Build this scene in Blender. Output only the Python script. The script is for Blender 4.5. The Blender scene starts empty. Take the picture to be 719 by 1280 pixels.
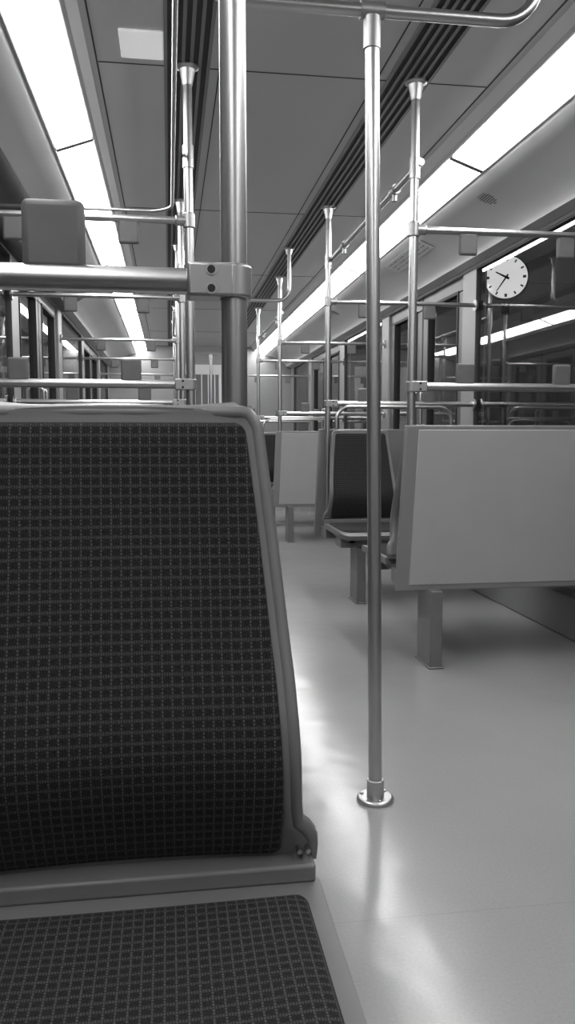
import bpy, bmesh, math, random
from mathutils import Vector, Matrix
random.seed(3)
scene = bpy.context.scene
scene.view_settings.view_transform = 'Standard'
EYE = 0.92
CX = 0.505          # car centre line
HW = 1.38           # half width
YB, YF = -1.6, 12.4 # rear / far end
CEIL = EYE + 1.357

# ------------------------------------------------------------ materials
def new_mat(name):
    m = bpy.data.materials.new(name); m.use_nodes = True
    nt = m.node_tree
    return m, nt, nt.nodes['Principled BSDF']

def mat_noise(name, v, rough=0.5, metal=0.0, var=0.08, scale=12.0, bump=0.0, rvar=0.0, stretch=None, spec=0.5):
    m, nt, b = new_mat(name)
    N = nt.nodes; L = nt.links
    tc = N.new('ShaderNodeTexCoord'); mp = N.new('ShaderNodeMapping')
    L.new(tc.outputs['Object'], mp.inputs['Vector'])
    if stretch: mp.inputs['Scale'].default_value = stretch
    n = N.new('ShaderNodeTexNoise'); n.inputs['Scale'].default_value = scale; n.inputs['Detail'].default_value = 4
    L.new(mp.outputs['Vector'], n.inputs['Vector'])
    r = N.new('ShaderNodeMapRange')
    r.inputs['From Min'].default_value = 0.25; r.inputs['From Max'].default_value = 0.75
    r.inputs['To Min'].default_value = v*(1-var); r.inputs['To Max'].default_value = v*(1+var)
    L.new(n.outputs['Fac'], r.inputs['Value'])
    L.new(r.outputs['Result'], b.inputs['Base Color'])
    b.inputs['Roughness'].default_value = rough
    b.inputs['Metallic'].default_value = metal
    b.inputs['Specular IOR Level'].default_value = spec
    if rvar:
        r2 = N.new('ShaderNodeMapRange')
        r2.inputs['To Min'].default_value = rough-rvar; r2.inputs['To Max'].default_value = rough+rvar
        L.new(n.outputs['Fac'], r2.inputs['Value']); L.new(r2.outputs['Result'], b.inputs['Roughness'])
    if bump:
        bp = N.new('ShaderNodeBump'); bp.inputs['Strength'].default_value = bump; bp.inputs['Distance'].default_value = 0.002
        L.new(n.outputs['Fac'], bp.inputs['Height']); L.new(bp.outputs['Normal'], b.inputs['Normal'])
    return m

M_STEEL = mat_noise('brushed_steel', 0.53, 0.34, 1.0, 0.03, 14)
M_STEELD = mat_noise('clamp_metal', 0.42, 0.42, 0.9, 0.05, 30)
M_PLATE = mat_noise('grey_plate', 0.13, 0.5, 0.0, 0.1, 20)
M_SHELL = mat_noise('seat_plastic', 0.16, 0.40, 0.0, 0.05, 15)
M_BOARD = mat_noise('seat_board', 0.34, 0.45, 0.0, 0.03, 6)
M_BOARDE = mat_noise('seat_board_edge', 0.20, 0.4, 0.0, 0.04, 8)
M_LEG = mat_noise('leg_metal', 0.17, 0.4, 0.2, 0.08, 20)
M_CEIL = mat_noise('ceiling_paint', 0.50, 0.38, 0.0, 0.03, 2)
M_COVE = mat_noise('cove_paint', 0.60, 0.35, 0.0, 0.03, 3)
M_WALL = mat_noise('wall_panel', 0.26, 0.35, 0.0, 0.05, 3)
M_DOOR = mat_noise('door_metal', 0.13, 0.35, 0.4, 0.06, 6)
M_DARK = mat_noise('dark_rubber', 0.015, 0.6, 0.0, 0.1, 20)
M_FRAME = mat_noise('window_frame_grey', 0.05, 0.5, 0.0, 0.1, 20)
M_HOLE = mat_noise('grille_hole', 0.06, 0.6, 0.0, 0.1, 20)
M_SLOT = mat_noise('vent_slot', 0.03, 0.6, 0.0, 0.1, 20)
M_RIB = mat_noise('vent_rib', 0.18, 0.4, 0.2, 0.05, 20)
M_PLAT = mat_noise('platform_asphalt', 0.02, 0.8, 0.0, 0.3, 6)
M_PRINT = mat_noise('print_grey', 0.25, 0.6, 0.0, 0.1, 20)
M_PAPER = mat_noise('paper', 0.7, 0.6, 0.0, 0.02, 20)

def mat_emit(name, v, strength):
    m, nt, b = new_mat(name)
    N = nt.nodes; L = nt.links
    tc = N.new('ShaderNodeTexCoord')
    n = N.new('ShaderNodeTexNoise'); n.inputs['Scale'].default_value = 1.5
    L.new(tc.outputs['Object'], n.inputs['Vector'])
    r = N.new('ShaderNodeMapRange'); r.inputs['To Min'].default_value = v*0.95; r.inputs['To Max'].default_value = v
    L.new(n.outputs['Fac'], r.inputs['Value'])
    L.new(r.outputs['Result'], b.inputs['Emission Color'])
    b.inputs['Emission Strength'].default_value = strength
    b.inputs['Base Color'].default_value = (0.8, 0.8, 0.8, 1)
    return m
M_LIGHT = mat_emit('fluorescent_diffuser', 1.0, 17.0)
M_REFLGLOW = mat_emit('reflection_glow', 1.0, 0.30)  # weak glow imitating a pale reflection, not a lamp
M_CLOCK = mat_emit('clock_face', 1.0, 0.85)

def mat_floor():
    m, nt, b = new_mat('linoleum_floor')
    N = nt.nodes; L = nt.links
    tc = N.new('ShaderNodeTexCoord')
    n1 = N.new('ShaderNodeTexNoise'); n1.inputs['Scale'].default_value = 1.3; n1.inputs['Detail'].default_value = 2
    n2 = N.new('ShaderNodeTexNoise'); n2.inputs['Scale'].default_value = 170; n2.inputs['Detail'].default_value = 2
    L.new(tc.outputs['Object'], n1.inputs['Vector']); L.new(tc.outputs['Object'], n2.inputs['Vector'])
    r1 = N.new('ShaderNodeMapRange'); r1.inputs['From Min'].default_value = .3; r1.inputs['From Max'].default_value = .7
    r1.inputs['To Min'].default_value = .29; r1.inputs['To Max'].default_value = .33
    L.new(n1.outputs['Fac'], r1.inputs['Value'])
    r2 = N.new('ShaderNodeMapRange'); r2.inputs['From Min'].default_value = .3; r2.inputs['From Max'].default_value = .7
    r2.inputs['To Min'].default_value = .94; r2.inputs['To Max'].default_value = 1.04
    L.new(n2.outputs['Fac'], r2.inputs['Value'])
    mu = N.new('ShaderNodeMath'); mu.operation = 'MULTIPLY'
    L.new(r1.outputs['Result'], mu.inputs[0]); L.new(r2.outputs['Result'], mu.inputs[1])
    sx = N.new('ShaderNodeSeparateXYZ'); L.new(tc.outputs['Object'], sx.inputs[0])
    def seam(sock, period, off, w):
        a = N.new('ShaderNodeMath'); a.operation = 'MULTIPLY_ADD'; a.inputs[1].default_value = 1/period; a.inputs[2].default_value = off
        L.new(sock, a.inputs[0])
        f = N.new('ShaderNodeMath'); f.operation = 'FRACT'; L.new(a.outputs[0], f.inputs[0])
        g = N.new('ShaderNodeMath'); g.operation = 'LESS_THAN'; g.inputs[1].default_value = w/period; L.new(f.outputs[0], g.inputs[0])
        return g.outputs[0]
    s1 = seam(sx.outputs['Y'], 1.9, 0.26, 0.003)
    mx = N.new('ShaderNodeMath'); mx.operation = 'MULTIPLY_ADD'; mx.inputs[1].default_value = -0.10; mx.inputs[2].default_value = 1
    L.new(s1, mx.inputs[0])
    m2 = N.new('ShaderNodeMath'); m2.operation = 'MULTIPLY'; L.new(mu.outputs[0], m2.inputs[0]); L.new(mx.outputs[0], m2.inputs[1])
    L.new(m2.outputs[0], b.inputs['Base Color'])
    rr = N.new('ShaderNodeMapRange'); rr.inputs['To Min'].default_value = .15; rr.inputs['To Max'].default_value = .23
    L.new(n1.outputs['Fac'], rr.inputs['Value']); L.new(rr.outputs['Result'], b.inputs['Roughness'])
    b.inputs['Specular IOR Level'].default_value = 0.48
    n3 = N.new('ShaderNodeTexNoise'); n3.inputs['Scale'].default_value = 9; n3.inputs['Detail'].default_value = 1
    L.new(tc.outputs['Object'], n3.inputs['Vector'])
    bp = N.new('ShaderNodeBump'); bp.inputs['Strength'].default_value = .25; bp.inputs['Distance'].default_value = .006
    L.new(n3.outputs['Fac'], bp.inputs['Height']); L.new(bp.outputs['Normal'], b.inputs['Normal'])
    return m
M_FLOOR = mat_floor()

def mat_fabric():
    m, nt, b = new_mat('woven_upholstery')
    N = nt.nodes; L = nt.links
    uv = N.new('ShaderNodeUVMap')
    nz = N.new('ShaderNodeTexNoise'); nz.inputs['Scale'].default_value = 300; nz.inputs['Detail'].default_value = 3
    L.new(uv.outputs['UV'], nz.inputs['Vector'])
    sx = N.new('ShaderNodeSeparateXYZ'); L.new(uv.outputs['UV'], sx.inputs[0])
    def M(op, a, bb=None, c=None):
        n = N.new('ShaderNodeMath'); n.operation = op
        for i, v in enumerate((a, bb, c)):
            if v is None: continue
            if isinstance(v, (int, float)): n.inputs[i].default_value = v
            else: L.new(v, n.inputs[i])
        return n.outputs[0]
    def cell(s, per):
        f = M('FRACT', M('MULTIPLY', s, 1/per))
        return M('ABSOLUTE', M('SUBTRACT', f, 0.5))
    U, V = sx.outputs['X'], sx.outputs['Y']
    a = cell(U, 0.0110); c = cell(V, 0.0114)
    def ss(s, lo, hi):
        r = N.new('ShaderNodeMapRange'); r.interpolation_type = 'SMOOTHSTEP'
        r.inputs['From Min'].default_value = lo; r.inputs['From Max'].default_value = hi
        L.new(s, r.inputs['Value']); return r.outputs['Result']
    fine_u = cell(U, 0.00275); fine_v = cell(V, 0.0038)
    vl = ss(a, .34, .48); hl = ss(c, .26, .42)
    vd = M('MULTIPLY', vl, ss(fine_v, .02, .3))
    hd = M('MULTIPLY', hl, ss(fine_u, .0, .35))
    g = M('MAXIMUM', M('MULTIPLY', vd, 1.0), M('MULTIPLY', hd, 0.68))
    nr = M('MULTIPLY_ADD', nz.outputs['Fac'], 1.5, 0.25)
    col = M('MULTIPLY', M('MULTIPLY_ADD', g, 0.062, 0.019), nr)
    L.new(col, b.inputs['Base Color'])
    b.inputs['Roughness'].default_value = 0.95
    b.inputs['Specular IOR Level'].default_value = 0.12
    b.inputs['Sheen Weight'].default_value = 0.04
    bp = N.new('ShaderNodeBump'); bp.inputs['Strength'].default_value = .5; bp.inputs['Distance'].default_value = .0015
    L.new(M('ADD', g, nz.outputs['Fac']), bp.inputs['Height']); L.new(bp.outputs['Normal'], b.inputs['Normal'])
    return m
M_FAB = mat_fabric()

def mat_glass():
    m = bpy.data.materials.new('window_glass'); m.use_nodes = True
    nt = m.node_tree; N = nt.nodes; L = nt.links
    N.remove(N['Principled BSDF']); out = N['Material Output']
    t = N.new('ShaderNodeBsdfTransparent'); t.inputs['Color'].default_value = (.8, .8, .8, 1)
    g = N.new('ShaderNodeBsdfGlossy'); g.inputs['Roughness'].default_value = 0.02; g.inputs['Color'].default_value = (.9, .9, .9, 1)
    lw = N.new('ShaderNodeLayerWeight'); lw.inputs['Blend'].default_value = .5   # facing = 1-|cos|
    p = N.new('ShaderNodeMath'); p.operation = 'POWER'; p.inputs[1].default_value = 4
    L.new(lw.outputs['Facing'], p.inputs[0])
    f = N.new('ShaderNodeMath'); f.operation = 'MULTIPLY_ADD'; f.inputs[1].default_value = .70; f.inputs[2].default_value = .075
    L.new(p.outputs[0], f.inputs[0])
    mx = N.new('ShaderNodeMixShader')
    L.new(f.outputs[0], mx.inputs[0]); L.new(t.outputs[0], mx.inputs[1]); L.new(g.outputs[0], mx.inputs[2])
    L.new(mx.outputs[0], out.inputs['Surface'])
    return m
M_GLASS = mat_glass()

# ------------------------------------------------------------ mesh helpers
def fillet(pts, r, n=8):
    pts = [Vector(p) for p in pts]
    out = [pts[0]]
    for i in range(1, len(pts)-1):
        p = pts[i]; a = pts[i-1]-p; b = pts[i+1]-p
        ra = min(r, a.length*.49); rb = min(r, b.length*.49)
        A = p+a.normalized()*ra; B = p+b.normalized()*rb
        for k in range(n+1):
            t = k/n
            w = math.sqrt(.5)
            den = (1-t)**2+2*w*t*(1-t)+t*t
            out.append((A*(1-t)**2+p*(2*w*t*(1-t))+B*t*t)/den)
    out.append(pts[-1])
    return out

class Part:
    def __init__(s, name, parent, mat):
        s.name, s.parent, s.mat = name, parent, mat
        s.bm = bmesh.new(); s.uv = None
    def box(s, x0, x1, y0, y1, z0, z1):
        r = bmesh.ops.create_cube(s.bm, size=1)
        for v in r['verts']:
            v.co = Vector(((x0+x1)/2+v.co.x*(x1-x0), (y0+y1)/2+v.co.y*(y1-y0), (z0+z1)/2+v.co.z*(z1-z0)))
        return s
    def tube(s, pts, r, seg=16, fr=0, caps=True):
        if fr: pts = fillet(pts, fr)
        pts = [Vector(p) for p in pts]
        radii = r if isinstance(r, (list, tuple)) else [r]*len(pts)
        n = len(pts)
        tang = []
        for i in range(n):
            a = pts[max(0, i-1)]; b = pts[min(n-1, i+1)]
            tang.append((b-a).normalized())
        t0 = tang[0]
        up = Vector((0, 0, 1)) if abs(t0.z) < .9 else Vector((1, 0, 0))
        nrm = t0.cross(up).normalized()
        rings = []
        for i in range(n):
            if i: 
                q = tang[i-1].rotation_difference(tang[i]); nrm = (q @ nrm).normalized()
            bn = tang[i].cross(nrm)
            rings.append([s.bm.verts.new(pts[i]+(nrm*math.cos(2*math.pi*k/seg)+bn*math.sin(2*math.pi*k/seg))*radii[i]) for k in range(seg)])
        for i in range(n-1):
            for k in range(seg):
                s.bm.faces.new((rings[i][k], rings[i][(k+1) % seg], rings[i+1][(k+1) % seg], rings[i+1][k]))
        if caps:
            s.bm.faces.new(rings[0][::-1]); s.bm.faces.new(rings[-1])
        return s
    def poly_extrude_y(s, prof, y0, y1):
        a = [s.bm.verts.new((x, y0, z)) for x, z in prof]; b = [s.bm.verts.new((x, y1, z)) for x, z in prof]
        for i in range(len(prof)-1):
            s.bm.faces.new((a[i], a[i+1], b[i+1], b[i]))
        return s
    def grid(s, f, us, vs):
        s.uv = s.bm.loops.layers.uv.verify()
        g = [[None]*len(us) for _ in vs]; uvm = {}
        for j, v in enumerate(vs):
            for i, u in enumerate(us):
                co, uvc = f(u, v)
                vv = s.bm.verts.new(co); g[j][i] = vv; uvm[vv] = uvc
        for j in range(len(vs)-1):
            for i in range(len(us)-1):
                fc = s.bm.faces.new((g[j][i], g[j][i+1], g[j+1][i+1], g[j+1][i]))
                for lp in fc.loops: lp[s.uv].uv = uvm[lp.vert]
        return s
    def done(s, bevel=0, solid=0, smooth=True, angle=35, offset=0, M=None):
        bmesh.ops.recalc_face_normals(s.bm, faces=s.bm.faces)
        if M is not None: bmesh.ops.transform(s.bm, matrix=M, verts=s.bm.verts)
        me = bpy.data.meshes.new(s.name); s.bm.to_mesh(me); s.bm.free()
        me.materials.append(s.mat)
        if smooth:
            for p in me.polygons: p.use_smooth = True
            me.set_sharp_from_angle(angle=math.radians(angle))
        o = bpy.data.objects.new(s.name, me); scene.collection.objects.link(o)
        if s.parent: o.parent = s.parent
        if solid:
            md = o.modifiers.new('solid', 'SOLIDIFY'); md.thickness = solid; md.offset = offset
        if bevel:
            md = o.modifiers.new('bevel', 'BEVEL'); md.width = bevel; md.segments = 3; md.limit_method = 'ANGLE'
        return o

def empty(name, loc=(0, 0, 0)):
    e = bpy.data.objects.new(name, None); scene.collection.objects.link(e); e.location = loc
    e.empty_display_size = .1
    return e

def lerp_tab(tab, x):
    if x <= tab[0][0]: return tab[0][1]
    for (a, fa), (b, fb) in zip(tab, tab[1:]):
        if x <= b:
            t = (x-a)/(b-a); return fa+(fb-fa)*t
    return tab[-1][1]

# ------------------------------------------------------------ car shell
XL, XR = CX-HW, CX+HW
Part('floor', None, M_FLOOR).box(XL-.1, XR+.1, YB-.1, YF+.1, -.06, 0).done(smooth=False)

DOORS = [(1.16, 2.99), (5.04, 6.80), (8.80, 10.60)]
WINS = ((-0.75, .95), (3.2, 4.81), (7.02, 8.56), (10.82, 12.1))
WTOP = EYE+1.06
wn = 0; dn = 0
for side, sx_ in (('left', -1), ('right', 1)):
    xi = CX+sx_*HW; xo = CX+sx_*(HW+.07)
    x0, x1 = min(xi, xo), max(xi, xo)
    w = Part('wall_'+side, None, M_WALL)
    w.box(x0, x1, YB, YF, WTOP-.03, CEIL+.05)
    for a, b in ((YB, -0.75), (0.95, 1.16), (2.99, 3.2), (4.81, 5.04), (6.80, 7.02), (8.56, 8.80), (10.60, 10.82), (12.1, YF)):
        w.box(x0, x1, a, b, 0, WTOP-.03)
    for a, b in WINS:
        w.box(x0, x1, a, b, 0, .80)
    w.done(bevel=.006)
    hb = Part('trim_heater_'+side, None, M_WALL)
    for a, b in ((-0.75, 1.0), (3.2, 4.7), (7.02, 8.5), (10.8, 12.1)):
        hx0, hx1 = (xi+.001, xi+.10) if sx_ < 0 else (xi-.10, xi-.001)
        hb.box(hx0, hx1, a, b, .0, .20)
    hb.done(bevel=.01)
    for a, b in WINS:
        wn += 1
        e = empty('window_%d' % wn)
        fr = Part('frame', e, M_FRAME)
        fx0, fx1 = (xi-.05, xi+.003) if sx_ < 0 else (xi-.003, xi+.05)
        z0, z1 = .80, WTOP-.03; t = .012
        fr.box(fx0, fx1, a, b, z0, z0+t); fr.box(fx0, fx1, a, b, z1-t, z1)
        fr.box(fx0, fx1, a, a+t, z0+t, z1-t); fr.box(fx0, fx1, b-t, b, z0+t, z1-t)
        fr.done(bevel=.003)
        g = Part('glass', e, M_GLASS); gx = xi+sx_*.015
        g.grid(lambda u, v: (Vector((gx, a+t+(b-a-2*t)*u, z0+t+(z1-z0-2*t)*v)), (u, v)), [0, 1], [0, 1])
        g.done(smooth=False)
    for a, b in DOORS:
        dn += 1
        e = empty('door_%d' % dn)
        mid = (a+b)/2
        lf = Part('door_leaves', e, M_DOOR); gl = Part('glass', e, M_GLASS); rb = Part('rubber_seal', e, M_DARK)
        lx0, lx1 = (xi-.06, xi-.02) if sx_ < 0 else (xi+.02, xi+.06)
        zt = WTOP-.03
        for p, q in ((a, mid-.012), (mid+.012, b)):
            lf.box(lx0, lx1, p, q, 0, .78); lf.box(lx0, lx1, p, q, 1.86, zt)
            lf.box(lx0, lx1, p, p+.13, .78, 1.86); lf.box(lx0, lx1, q-.13, q, .78, 1.86)
            gx = (lx0+lx1)/2
            rb.box(gx-.026, gx+.026, p+.12, p+.14, .77, 1.87); rb.box(gx-.026, gx+.026, q-.14, q-.12, .77, 1.87)
            rb.box(gx-.026, gx+.026, p+.14, q-.14, .77, .79); rb.box(gx-.026, gx+.026, p+.14, q-.14, 1.85, 1.87)
            gl.grid(lambda u, v: (Vector((gx, p+.13+(q-p-.26)*u, .78+1.08*v)), (u, v)), [0, 1], [0, 1])
        rb.box(gx-.02, gx+.02, mid-.012, mid+.012, 0, zt)
        lf.done(bevel=.008); gl.done(smooth=False); rb.done()
        hd = Part('door_handle', e, M_STEEL)
        for q in (mid-.07, mid+.07):
            hxx = (lx1 if sx_ < 0 else lx0)-sx_*.03
            hd.tube([(hxx+sx_*.035, q, 1.0), (hxx, q, 1.0), (hxx, q, 1.25), (hxx+sx_*.035, q, 1.25)], .009, 10, .02)
        hd.done()

for nm, y0, y1 in (('wall_back', YB-.07, YB), ('wall_front', YF, YF+.07)):
    Part(nm, None, M_WALL).box(XL-.07, XR+.07, y0, y1, 0, CEIL+.05).done(smooth=False)
e = empty('door_%d' % (dn+1))
d = Part('end_door_leaf', e, M_COVE); yy = YF-.03
d.box(CX-.40, CX+.40, yy, YF-.001, 0, .95); d.box(CX-.40, CX+.40, yy, YF-.001, 1.85, 2.0)
d.box(CX-.40, CX-.26, yy, YF-.001, .95, 1.85); d.box(CX+.26, CX+.40, yy, YF-.001, .95, 1.85)
for i in range(5):
    xx = CX-.2+i*.1; d.box(xx-.008, xx+.008, yy, YF-.001, .95, 1.85)
d.done(bevel=.006)
Part('end_door_glass', e, M_DOOR).box(CX-.26, CX+.26, YF-.012, YF-.004, .95, 1.85).done(smooth=False)

# ceiling
def cz(h): return EYE+h
c = Part('ceiling', None, M_CEIL)
c.poly_extrude_y([(CX-1.0, cz(1.24)), (CX-.985, cz(1.247)), (CX-.80, cz(1.312)), (CX-.77, cz(1.35)), (CX-.74, cz(1.357)), (CX+.74, cz(1.357)),
                  (CX+.77, cz(1.35)), (CX+.80, cz(1.312)), (CX+.985, cz(1.247)), (CX+1.0, cz(1.24))], YB, YF)
c.done(angle=20)
Part('ceiling_roof', None, M_WALL).box(XL-.07, XR+.07, YB-.07, YF+.07, CEIL+.06, CEIL+.1).done(smooth=False)
for side, s in (('left', -1), ('right', 1)):
    p = Part('trim_cove_'+side, None, M_COVE)
    prof = [(.985, 1.252), (1.00, 1.232), (1.08, 1.212), (1.16, 1.178), (1.23, 1.138), (1.285, 1.10), (1.30, 1.080), (1.305, 1.06), (1.375, 1.05)]
    p.poly_extrude_y([(CX+s*a, cz(b)) for a, b in prof], YB, YF)
    p.done(angle=50)
# dark door-drive cover along the lower edge of the left cove
p = Part('trim_door_drive_cover', None, M_FRAME)
p.poly_extrude_y([(CX-1.165, cz(1.165)), (CX-1.23, cz(1.128)), (CX-1.283, cz(1.092)), (CX-1.296, cz(1.066)), (CX-1.30, cz(1.04)), (CX-1.375, cz(1.03))], 2.9, 7.0)
p.done(angle=50, solid=.006, offset=0)
sm = Part('trim_ceiling_seams', None, M_SLOT)
for y in (-.7, 1.2, 3.12, 5.0, 6.9, 8.8, 10.7):
    sm.box(CX-.74, CX+.74, y-.0025, y+.0025, CEIL-.002, CEIL+.002)
for s in (-1, 1):
    sm.box(CX+s*.745-.003, CX+s*.745+.003, YB, YF, CEIL-.0025, CEIL+.002)
    sm.box(CX+s*.30-.0025, CX+s*.30+.0025, YB, YF, CEIL-.002, CEIL+.002)
sm.done(smooth=False)
for s in (-1, 1):
    e = empty('ceiling_air_vent')
    Part('slot_recess', e, M_SLOT).box(CX+s*.42-.075, CX+s*.42+.075, YB, YF, CEIL-.005, CEIL-.0005).done(smooth=False)
    r = Part('ribs', e, M_RIB)
    for k in (-.078, -.046, -.015, .015, .046, .078):
        r.box(CX+s*.42+k-.006, CX+s*.42+k+.006, YB, YF, CEIL-.010, CEIL-.004)
    r.done(smooth=False)

# fluorescent strips
for s in (-1, 1):
    e = empty('fluorescent_light_strip')
    di = Part('diffusers', e, M_LIGHT); en = Part('end_caps', e, M_RIB); hs = Part('housing_trim', e, M_COVE)
    joins = [3.72+2.42*k for k in range(-3, 5)]
    joins = [max(j, YB+.02) for j in joins]
    if joins[-1] < YF-.1: joins.append(YF-.05)
    A = Vector((CX+s*.825, 0, cz(1.303))); B = Vector((CX+s*.972, 0, cz(1.2515)))
    dirv = (B-A).normalized(); nn = Vector((dirv.z, 0, -dirv.x));
    if nn.z > 0: nn = -nn
    def prism(part, a, b, y0, y1, t0, t1):
        vs = []
        for y in (y0, y1):
            for q in (a+nn*t0, b+nn*t0, b+nn*t1, a+nn*t1):
                vs.append(part.bm.verts.new((q.x, y, q.z)))
        for f in ((0, 1, 2, 3), (7, 6, 5, 4), (0, 4, 5, 1), (1, 5, 6, 2), (2, 6, 7, 3), (3, 7, 4, 0)):
            part.bm.faces.new([vs[i] for i in f])
    for a, b in zip(joins, joins[1:]):
        if b-a < .1: continue
        prism(di, A, B, a+.018, b-.018, .002, .016)
        prism(en, A-dirv*.004, B+dirv*.004, b-.017, b+.017, .002, .018)
    prism(hs, A-dirv*.010, A-dirv*.002, YB, YF, -.004, .010)
    prism(hs, B+dirv*.002, B+dirv*.010, YB, YF, -.004, .010)
    di.done(smooth=False); en.done(smooth=False); hs.done(smooth=False)
e = empty('ceiling_reflection_patch')  # added glowing plate in place of a pale light reflection on the ceiling
Part('diffuser', e, M_REFLGLOW).box(-.15, .0, 2.86, 3.06, CEIL-.010, CEIL-.001).done(bevel=.006)

# cove loudspeaker grille (perforated disc) and notices
def cove_pt(s, t, y, off=0):
    a = Vector((CX+s*1.08, 0, cz(1.212))); b = Vector((CX+s*1.16, 0, cz(1.178)))
    p = a+(b-a)*t; p.y = y
    dv = (b-a).normalized(); n = Vector((dv.z, 0, -dv.x))
    if n.z > 0: n = -n
    return p+n*off, dv, n
for s, y in ((1, 4.0), (1, 7.8)):
    e = empty('loudspeaker_grille')
    h = Part('perforations', e, M_HOLE)
    for i in range(-4, 5):
        for j in range(-4, 5):
            if i*i+j*j > 19: continue
            p, dv, n = cove_pt(s, .35, y)
            q = p+dv*(i*.0125)+Vector((0, 1, 0))*(j*.0125)
            h.tube([q-n*.002, q+n*.0015], .0036, 8)
    h.done(smooth=False)
for s, y0, y1 in ((1, 4.95, 5.75), (-1, 5.2, 5.9)):
    e = empty('route_map_notice')
    pp = Part('paper', e, M_PAPER)
    P = []
    for y in (y0, y1):
        for t in (-.3, .95):
            P.append(cove_pt(s, t, y, .006)[0])
    f = [pp.bm.verts.new(v) for v in (P[0], P[1], P[3], P[2])]; pp.bm.faces.new(f)
    pp.done(smooth=False, solid=.002)
    pr = Part('print', e, M_PRINT)
    for k in range(3):
        t = -.1+k*.35
        for j in range(14):
            ya = y0+.04+(y1-y0-.08)*j/14
            a1 = cove_pt(s, t, ya, .009)[0]; a2 = cove_pt(s, t+.10, ya, .009)[0]
            yb = ya+random.uniform(.015, .045)
            b1 = cove_pt(s, t, yb, .009)[0]; b2 = cove_pt(s, t+.10, yb, .009)[0]
            pr.bm.faces.new([pr.bm.verts.new(v) for v in (a1, a2, b2, b1)])
    pr.done(smooth=False)

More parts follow.
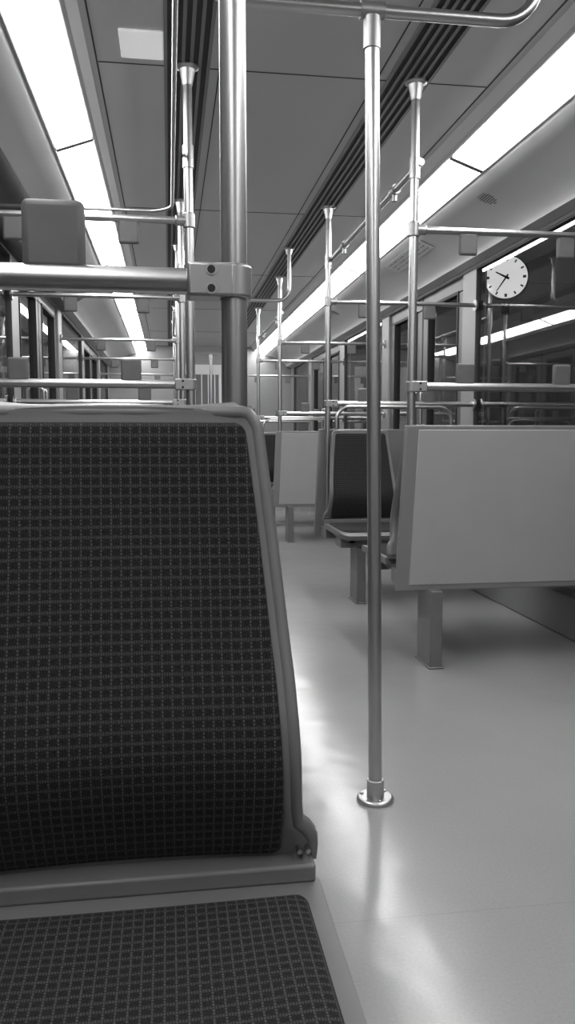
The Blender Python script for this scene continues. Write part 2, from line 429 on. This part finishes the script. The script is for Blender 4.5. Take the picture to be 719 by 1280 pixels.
# ------------------------------------------------------------ seats
HWT = [(-.52, .232), (-.485, .232), (-.468, .230), (-.455, .222), (-.445, .212), (-.42, .208), (-.395, .206), (-.275, .200), (-.125, .187), (.0, .174), (.035, .170)]
PRF = [(-.53, .138), (-.50, .150), (-.46, .168), (-.42, .188), (-.38, .203), (-.34, .206), (-.30, .192), (-.22, .164), (-.12, .138), (.035, .108)]
TOPH = .034
def smooth_prof(h):
    return sum(lerp_tab(PRF, h+k*.014) for k in (-2, -1, 0, 1, 2))/5
def seat(parent, cx, P, s):
    Y = lambda yp: P+s*yp
    def hw(h, inset, top, r, bot=None, rb=0):
        w = lerp_tab(HWT, h)
        if inset: w = min(w, .2085)
        w -= inset
        dd = top-h
        if dd < r: w -= r-math.sqrt(max(0, r*r-(r-dd)**2))
        if bot is not None:
            dd = h-bot
            if dd < rb: w -= rb-math.sqrt(max(0, rb*rb-(rb-dd)**2))
        return w
    us = [-1+2*i/20 for i in range(21)]
    def vlist(lo, hi):
        v = [lo+(hi-lo)*i/40 for i in range(41)]
        v += [hi-.03*(1-math.cos(math.pi/2*k/6)) for k in range(7)] + [lo+.02*(1-math.cos(math.pi/2*k/5)) for k in range(6)] + [-.468, -.455, -.445]
        v = sorted(set(round(a, 5) for a in v if lo <= a <= hi))
        return v
    fr = Part('backrest_frame', parent, M_SHELL)
    def f(u, h):
        w = hw(h, 0, TOPH, .03)
        return Vector((cx+u*w, Y(smooth_prof(h)-.010*(1-u*u)-.012), EYE+h)), (cx+u*w, h)
    fr.grid(f, us, vlist(-.50, TOPH))
    fr.done(solid=.018, offset=0, bevel=0)
    rim = Part('backrest_rim', parent, M_SHELL)
    hs = vlist(-.50, TOPH)
    pts = [(cx-(hw(h, 0, TOPH, .03)-.007), Y(smooth_prof(h)-.010), EYE+min(h, TOPH-.007)) for h in hs if h < TOPH-.001]
    pts += [(cx-.10, Y(smooth_prof(TOPH)-.018), EYE+TOPH-.007), (cx, Y(smooth_prof(TOPH)-.020), EYE+TOPH-.007), (cx+.10, Y(smooth_prof(TOPH)-.018), EYE+TOPH-.007)]
    pts += [(2*cx-p[0], p[1], p[2]) for p in pts[:-3][::-1]]
    cl = [Vector(pts[0])]
    for p in pts[1:]:
        if (Vector(p)-cl[-1]).length > .004: cl.append(Vector(p))
    rim.tube(cl, .0085, 12); rim.done(angle=80)
    fb = Part('backrest_upholstery', parent, M_FAB)
    def f2(u, h):
        w = hw(h, .022, .014, .012, -.486, .010)
        edge = min(1, (1-abs(u))*8, (.014-h)*50, (h+.486)*50)
        return Vector((cx+u*w, Y(smooth_prof(h)-.010*(1-u*u)-.003+.006*math.sqrt(max(0, edge))), EYE+h)), (cx+u*w, h)
    us2 = sorted(set(us+[-.985, -.96, .96, .985]))
    fb.grid(f2, us2, vlist(-.486, .014)); fb.done(solid=.004, offset=0, angle=60)
    # lower hinge strip
    st = Part('hinge_strip', parent, M_SHELL)
    y0, y1 = sorted((Y(.130), Y(.176)))
    st.box(cx-.226, cx+.226, y0, y1, EYE-.516, EYE-.494); st.done(bevel=.004)
    PZ = EYE-.515
    y_in, y_out = .165, .630
    def padw(yp, inset, a, b, r, ra):
        w = .231-inset
        dd = b-yp
        if dd < r: w -= r-math.sqrt(max(0, r*r-(r-dd)**2))
        dd = yp-a
        if dd < ra: w -= ra-math.sqrt(max(0, ra*ra-(ra-dd)**2))
        return w
    def padz(yp, u):
        z = PZ-.010*math.sin(math.pi*min(1, max(0, (yp-.18)/.42)))*(1-u*u)
        if yp > .56: z -= (yp-.56)**2*4
        return z
    def yl(a, b):
        v = [a+(b-a)*i/24 for i in range(25)]+[b-.04*(1-math.cos(math.pi/2*k/6)) for k in range(7)]+[a+.02*(1-math.cos(math.pi/2*k/5)) for k in range(6)]
        return sorted(set(round(q, 5) for q in v))
    pf = Part('seat_pan_frame', parent, M_SHELL)
    pf.grid(lambda u, yp: (Vector((cx+u*padw(yp, 0, y_in, y_out, .05, .004), Y(yp), padz(yp, u)-.014)), (u, yp)), us, yl(y_in, y_out))
    pf.done(solid=.028, offset=0, bevel=.008)
    pu = Part('seat_upholstery', parent, M_FAB)
    a, b = .200, .600
    def f3(u, yp):
        w = padw(yp, .022, a, b, .045, .014)
        edge = min(1, (1-abs(u))*8, (b-yp)*50, (yp-a)*50)
        return Vector((cx+u*w, Y(yp), padz(yp, u)-.002+.008*math.sqrt(max(0, edge)))), (cx+u*w, yp)
    pu.grid(f3, us2, yl(a, b)); pu.done(solid=.004, offset=0, angle=60)
    sc = Part('ear_screws', parent, M_STEEL)
    for dx in (-.218, .218):
        for k in (0, .010):
            sc.tube([(cx+dx-math.copysign(k, dx), Y(.140), EYE-.482), (cx+dx-math.copysign(k, dx), Y(.168), EYE-.482)], .003, 10)
    sc.done()

def bench(side, P, s):
    e = empty('train_seat_bench')
    if side == 'left':
        c1, c2 = -.064, -.064-.468; xa, xw = .13, XL+.005
    else:
        c1, c2 = 1.134, 1.134+.468; xa, xw = .90, XR-.005
    seat(e, c1, P, s); seat(e, c2, P, s)
    Y = lambda yp: P+s*yp
    sg = 1 if side == 'right' else -1
    def slab(part, xa_t, xa_b, xw, yt, yb, th, z0, z1):
        vs = []
        for z, xs, y in ((z0, xa_b, yb), (z1, xa_t, yt)):
            for x, yo in ((xs, 0), (xw, 0), (xw, th), (xs, th)):
                vs.append(part.bm.verts.new((x, Y(y+yo), z)))
        for f in ((0, 1, 2, 3), (7, 6, 5, 4), (0, 4, 5, 1), (1, 5, 6, 2), (2, 6, 7, 3), (3, 7, 4, 0)):
            part.bm.faces.new([vs[i] for i in f])
    bd = Part('rear_board_edge', e, M_BOARDE)
    slab(bd, xa+sg*.012, xa-sg*.018, xw, -.080, -.066, .026, .305, .962); bd.done(bevel=.006)
    bp = Part('rear_board_panel', e, M_BOARD)
    slab(bp, xa+sg*.062, xa+sg*.035, xw-sg*.02, -.0835, -.0695, .02, .328, .945); bp.done(bevel=.004)
    bm_ = Part('support_beam', e, M_LEG)
    y0, y1 = sorted((Y(-.03), Y(.14)))
    xs = sorted((xa+sg*.02, xw)); bm_.box(xs[0], xs[1], y0, y1, .31, .37)
    y0, y1 = sorted((Y(.14), Y(.56)))
    for c_ in (c1, c2):
        bm_.box(c_-.17, c_-.13, y0, y1, .33, .378); bm_.box(c_+.13, c_+.17, y0, y1, .33, .378)
    y0, y1 = sorted((Y(.42), Y(.56)))
    bm_.box(xs[0], xs[1], y0, y1, .31, .372)
    bm_.done(bevel=.005)
    lg = Part('leg', e, M_LEG)
    lx = sorted((xa+sg*.11, xa+sg*.16))
    yl_ = sorted((Y(-.12), Y(.05))) if s > 0 else sorted((Y(.40), Y(.57)))
    lg.box(lx[0], lx[1], yl_[0], yl_[1], 0, .312)
    lg.box(lx[0]-.006, lx[1]+.006, yl_[0]-.006, yl_[1]+.006, 0, .008)
    lg.done(bevel=.005)

# ------------------------------------------------------------ partition rails
def partition(side, P, s, near=False):
    e = empty('partition_handrail')
    if side == 'left': px, sg, xw = .085, -1, XL
    else: px, sg, xw = .955, 1, XR
    R = .0168
    pl = Part('pole', e, M_STEEL)
    pl.tube([(px, P, .37), (px, P, CEIL-.01)], R, 24)
    pl.tube([(px, P, CEIL-.075), (px, P, CEIL-.06), (px, P, CEIL-.02), (px, P, CEIL-.012), (px, P, CEIL)], [.0185, .021, .030, .043, .043], 24)
    pl.tube([(px, P, EYE+.99), (px, P, EYE+1.07)], R+.004, 24)
    pl.done()
    hb, hu = EYE+.195, EYE+.80
    br = Part('bars', e, M_STEEL)
    br.tube([(px, P, hb), (xw, P, hb)], .0165, 20)
    br.tube([(px, P, hu), (xw, P, hu)], .0135, 20)
    for z in (hb, hu): br.tube([(xw-sg*.012, P, z), (xw, P, z)], .035, 20)
    br.done()
    ck = Part('clamps', e, M_STEELD)
    ck.tube([(px, P, hb-.021), (px, P, hb+.021)], R+.006, 24)
    x0, x1 = sorted((px, px+sg*.060)); ck.box(x0, x1, P-.0225, P+.0225, hb-.021, hb+.021)
    ck.tube([(px, P, hu-.028), (px, P, hu+.028)], R+.006, 24)
    ck.tube([(px, P, hu), (px+sg*.05, P, hu)], .019, 20)
    ck.done(bevel=.004)
    sc = Part('clamp_screws', e, M_DARK)
    for dz in (-.0115, .0115):
        for d_ in (-1, 1):
            sc.tube([(px+sg*.03, P+d_*.021, hb+dz), (px+sg*.03, P+d_*.0245, hb+dz)], .0050, 14)
    sc.done()
    rg = Part('screw_rims', e, M_STEEL)
    for dz in (-.0115, .0115):
        for d_ in (-1, 1):
            rg.tube([(px+sg*.03, P+d_*.021, hb+dz), (px+sg*.03, P+d_*.0240, hb+dz)], .0072, 14)
    rg.done()
    pt = Part('grip_plates', e, M_PLATE)
    for off in (.222, .632):
        cx_ = px+sg*off
        pt.box(cx_-.038, cx_+.038, P-.009, P+.009, hb+.008, hb+.094)
        pt.box(cx_-.038, cx_+.038, P-.009, P+.009, hu-.092, hu-.006)
    pt.done(bevel=.009)

for side in ('left', 'right'):
    for P, s in ((-.72, 1), (1.045, -1), (3.10, 1), (4.80, -1), (6.92, 1), (8.60, -1), (10.72, 1)):
        bench(side, P, s)
        partition(side, P, s)

def grab_loop(x0, x1, y):
    e = empty('seat_grab_handle')
    p = Part('loop', e, M_STEEL)
    p.tube([(x0, y, EYE-.05), (x0, y, EYE+.175), (x1, y, EYE+.175), (x1, y, EYE-.05)], .011, 14, .08)
    p.done()
for y in (4.72, 8.52): grab_loop(1.0, 1.72, y+.03); grab_loop(-.70, .03, y+.03)

def centre_pole(y, lean):
    e = empty('vestibule_grab_pole')
    H = EYE+.968
    p = Part('pole', e, M_STEEL)
    xb, xt = CX+.001, CX+.001-lean
    p.tube([(xb, y, .005), (xt, y, H-.01)], .0168, 24)
    p.done()
    c_ = Part('floor_socket', e, M_STEEL)
    c_.tube([(xb, y, 0), (xb, y, .008), (xb, y, .012)], [.047, .047, .042], 32)
    c_.tube([(xb, y, .010), (xb, y, .055)], .022, 24)
    for k in range(3):
        a = k*2.094+.6
        c_.tube([(xb+.035*math.cos(a), y+.035*math.sin(a), .01), (xb+.035*math.cos(a), y+.035*math.sin(a), .016)], .005, 8)
    c_.done(bevel=.002)
    r = Part('overhead_rail', e, M_STEEL)
    r.tube([(CX-.43, y, CEIL), (CX-.43, y, H+.01), (CX+.375, y, H+.01), (CX+.375, y, CEIL)], .0145, 18, .09)
    for x in (CX-.43, CX+.375):
        r.tube([(x, y, CEIL-.05), (x, y, CEIL-.015), (x, y, CEIL-.01), (x, y, CEIL)], [.018, .028, .04, .04], 20)
    r.done()
    t = Part('tee_joint', e, M_STEELD)
    t.tube([(xt-.028, y, H+.01), (xt+.028, y, H+.01)], .0195, 20)
    t.tube([(xt, y, H-.075), (xt, y, H-.005)], .0200, 20)
    t.done()
centre_pole(1.90, .028); centre_pole(5.88, 0); centre_pole(9.66, 0)

def over_rail(name, pts, r, fr):
    e = empty(name)
    p = Part('rail', e, M_STEEL); p.tube(pts, r, 16, fr); p.done()
    return e
hz = EYE+1.05
for x0, a, b in ((.975, 3.10, 4.80), (.975, 6.92, 8.60)):
    e = over_rail('overhead_grab_rail', [(x0, a-.02, hz), (x0, b+.02, hz)], .014, 0)
    k = Part('rail_clamps', e, M_STEELD)
    for y in (a+.35, b-.35):
        k.tube([(x0, y-.03, hz), (x0, y+.03, hz)], .021, 16)
        k.tube([(x0, y, hz-.045), (x0, y, hz-.015)], .012, 12)
    k.done()
e = over_rail('overhead_grab_rail', [(.030, 1.35, CEIL), (.030, 1.35, hz), (.030, 3.92, hz), (-.835, 3.92, hz)], .0075, .12)
e = over_rail('overhead_grab_rail', [(.06, 6.92, hz), (.06, 8.60, hz)], .014, 0)

# ------------------------------------------------------------ outside
Part('platform_ground', None, M_PLAT).box(XR+.12, 7.0, -3, 16, -.25, -.02).done(smooth=False)
ck = empty('station_clock', (2.600, 6.02, EYE+1.22))
ck.rotation_euler = (0, 0, math.radians(-23))
R = .160
p = Part('case', ck, M_DARK); p.tube([(0, -.012, 0), (0, .07, 0)], R+.014, 48); p.done(bevel=.004)
p = Part('bezel', ck, M_PLATE)
p.tube([(math.cos(a)*(R+.006), -.014, math.sin(a)*(R+.006)) for a in [2*math.pi*i/48 for i in range(49)]], .007, 8); p.done()
p = Part('dial', ck, M_CLOCK); p.tube([(0, -.0165, 0), (0, -.011, 0)], R, 48); p.done()
p = Part('hour_marks', ck, M_DARK)
for i in range(12):
    a = math.pi/6*i; d_ = Vector((math.sin(a), 0, math.cos(a))); n_ = Vector((math.cos(a), 0, -math.sin(a)))
    w = .006 if i % 3 else .010
    q = [d_*(R*.78)-n_*w, d_*(R*.78)+n_*w, d_*(R*.93)+n_*w, d_*(R*.93)-n_*w]
    p.bm.faces.new([p.bm.verts.new(v+Vector((0, -.0180, 0))) for v in q])
p.done(smooth=False, solid=.002)
p = Part('hands', ck, M_DARK)
for deg, ln, w in ((-62, .09, .009), (214, .125, .007)):
    a = math.radians(deg); d_ = Vector((math.sin(a), 0, math.cos(a))); n_ = Vector((math.cos(a), 0, -math.sin(a)))
    q = [d_*(-.025)-n_*w, d_*(-.025)+n_*w, d_*ln+n_*w*.5, d_*ln-n_*w*.5]
    p.bm.faces.new([p.bm.verts.new(v+Vector((0, -.0215, 0))) for v in q])
p.done(smooth=False, solid=.002)
p = Part('post', ck, M_DARK); p.tube([(0, .04, -R-.01), (0, .04, -(EYE+1.22)-.02)], .03, 16); p.done()

# ------------------------------------------------------------ world / camera
w = bpy.data.worlds.new('night'); scene.world = w; w.use_nodes = True
w.node_tree.nodes['Background'].inputs['Color'].default_value = (.02, .02, .02, 1)
cam = bpy.data.cameras.new('camera'); co = bpy.data.objects.new('camera', cam); scene.collection.objects.link(co)
co.location = (0, 0, EYE)
co.rotation_euler = (math.radians(90-5.43), 0, math.radians(-8.4))
cam.sensor_fit = 'VERTICAL'; cam.sensor_height = 36; cam.lens = 36*1000/1280
cam.clip_start = .02
scene.camera = co
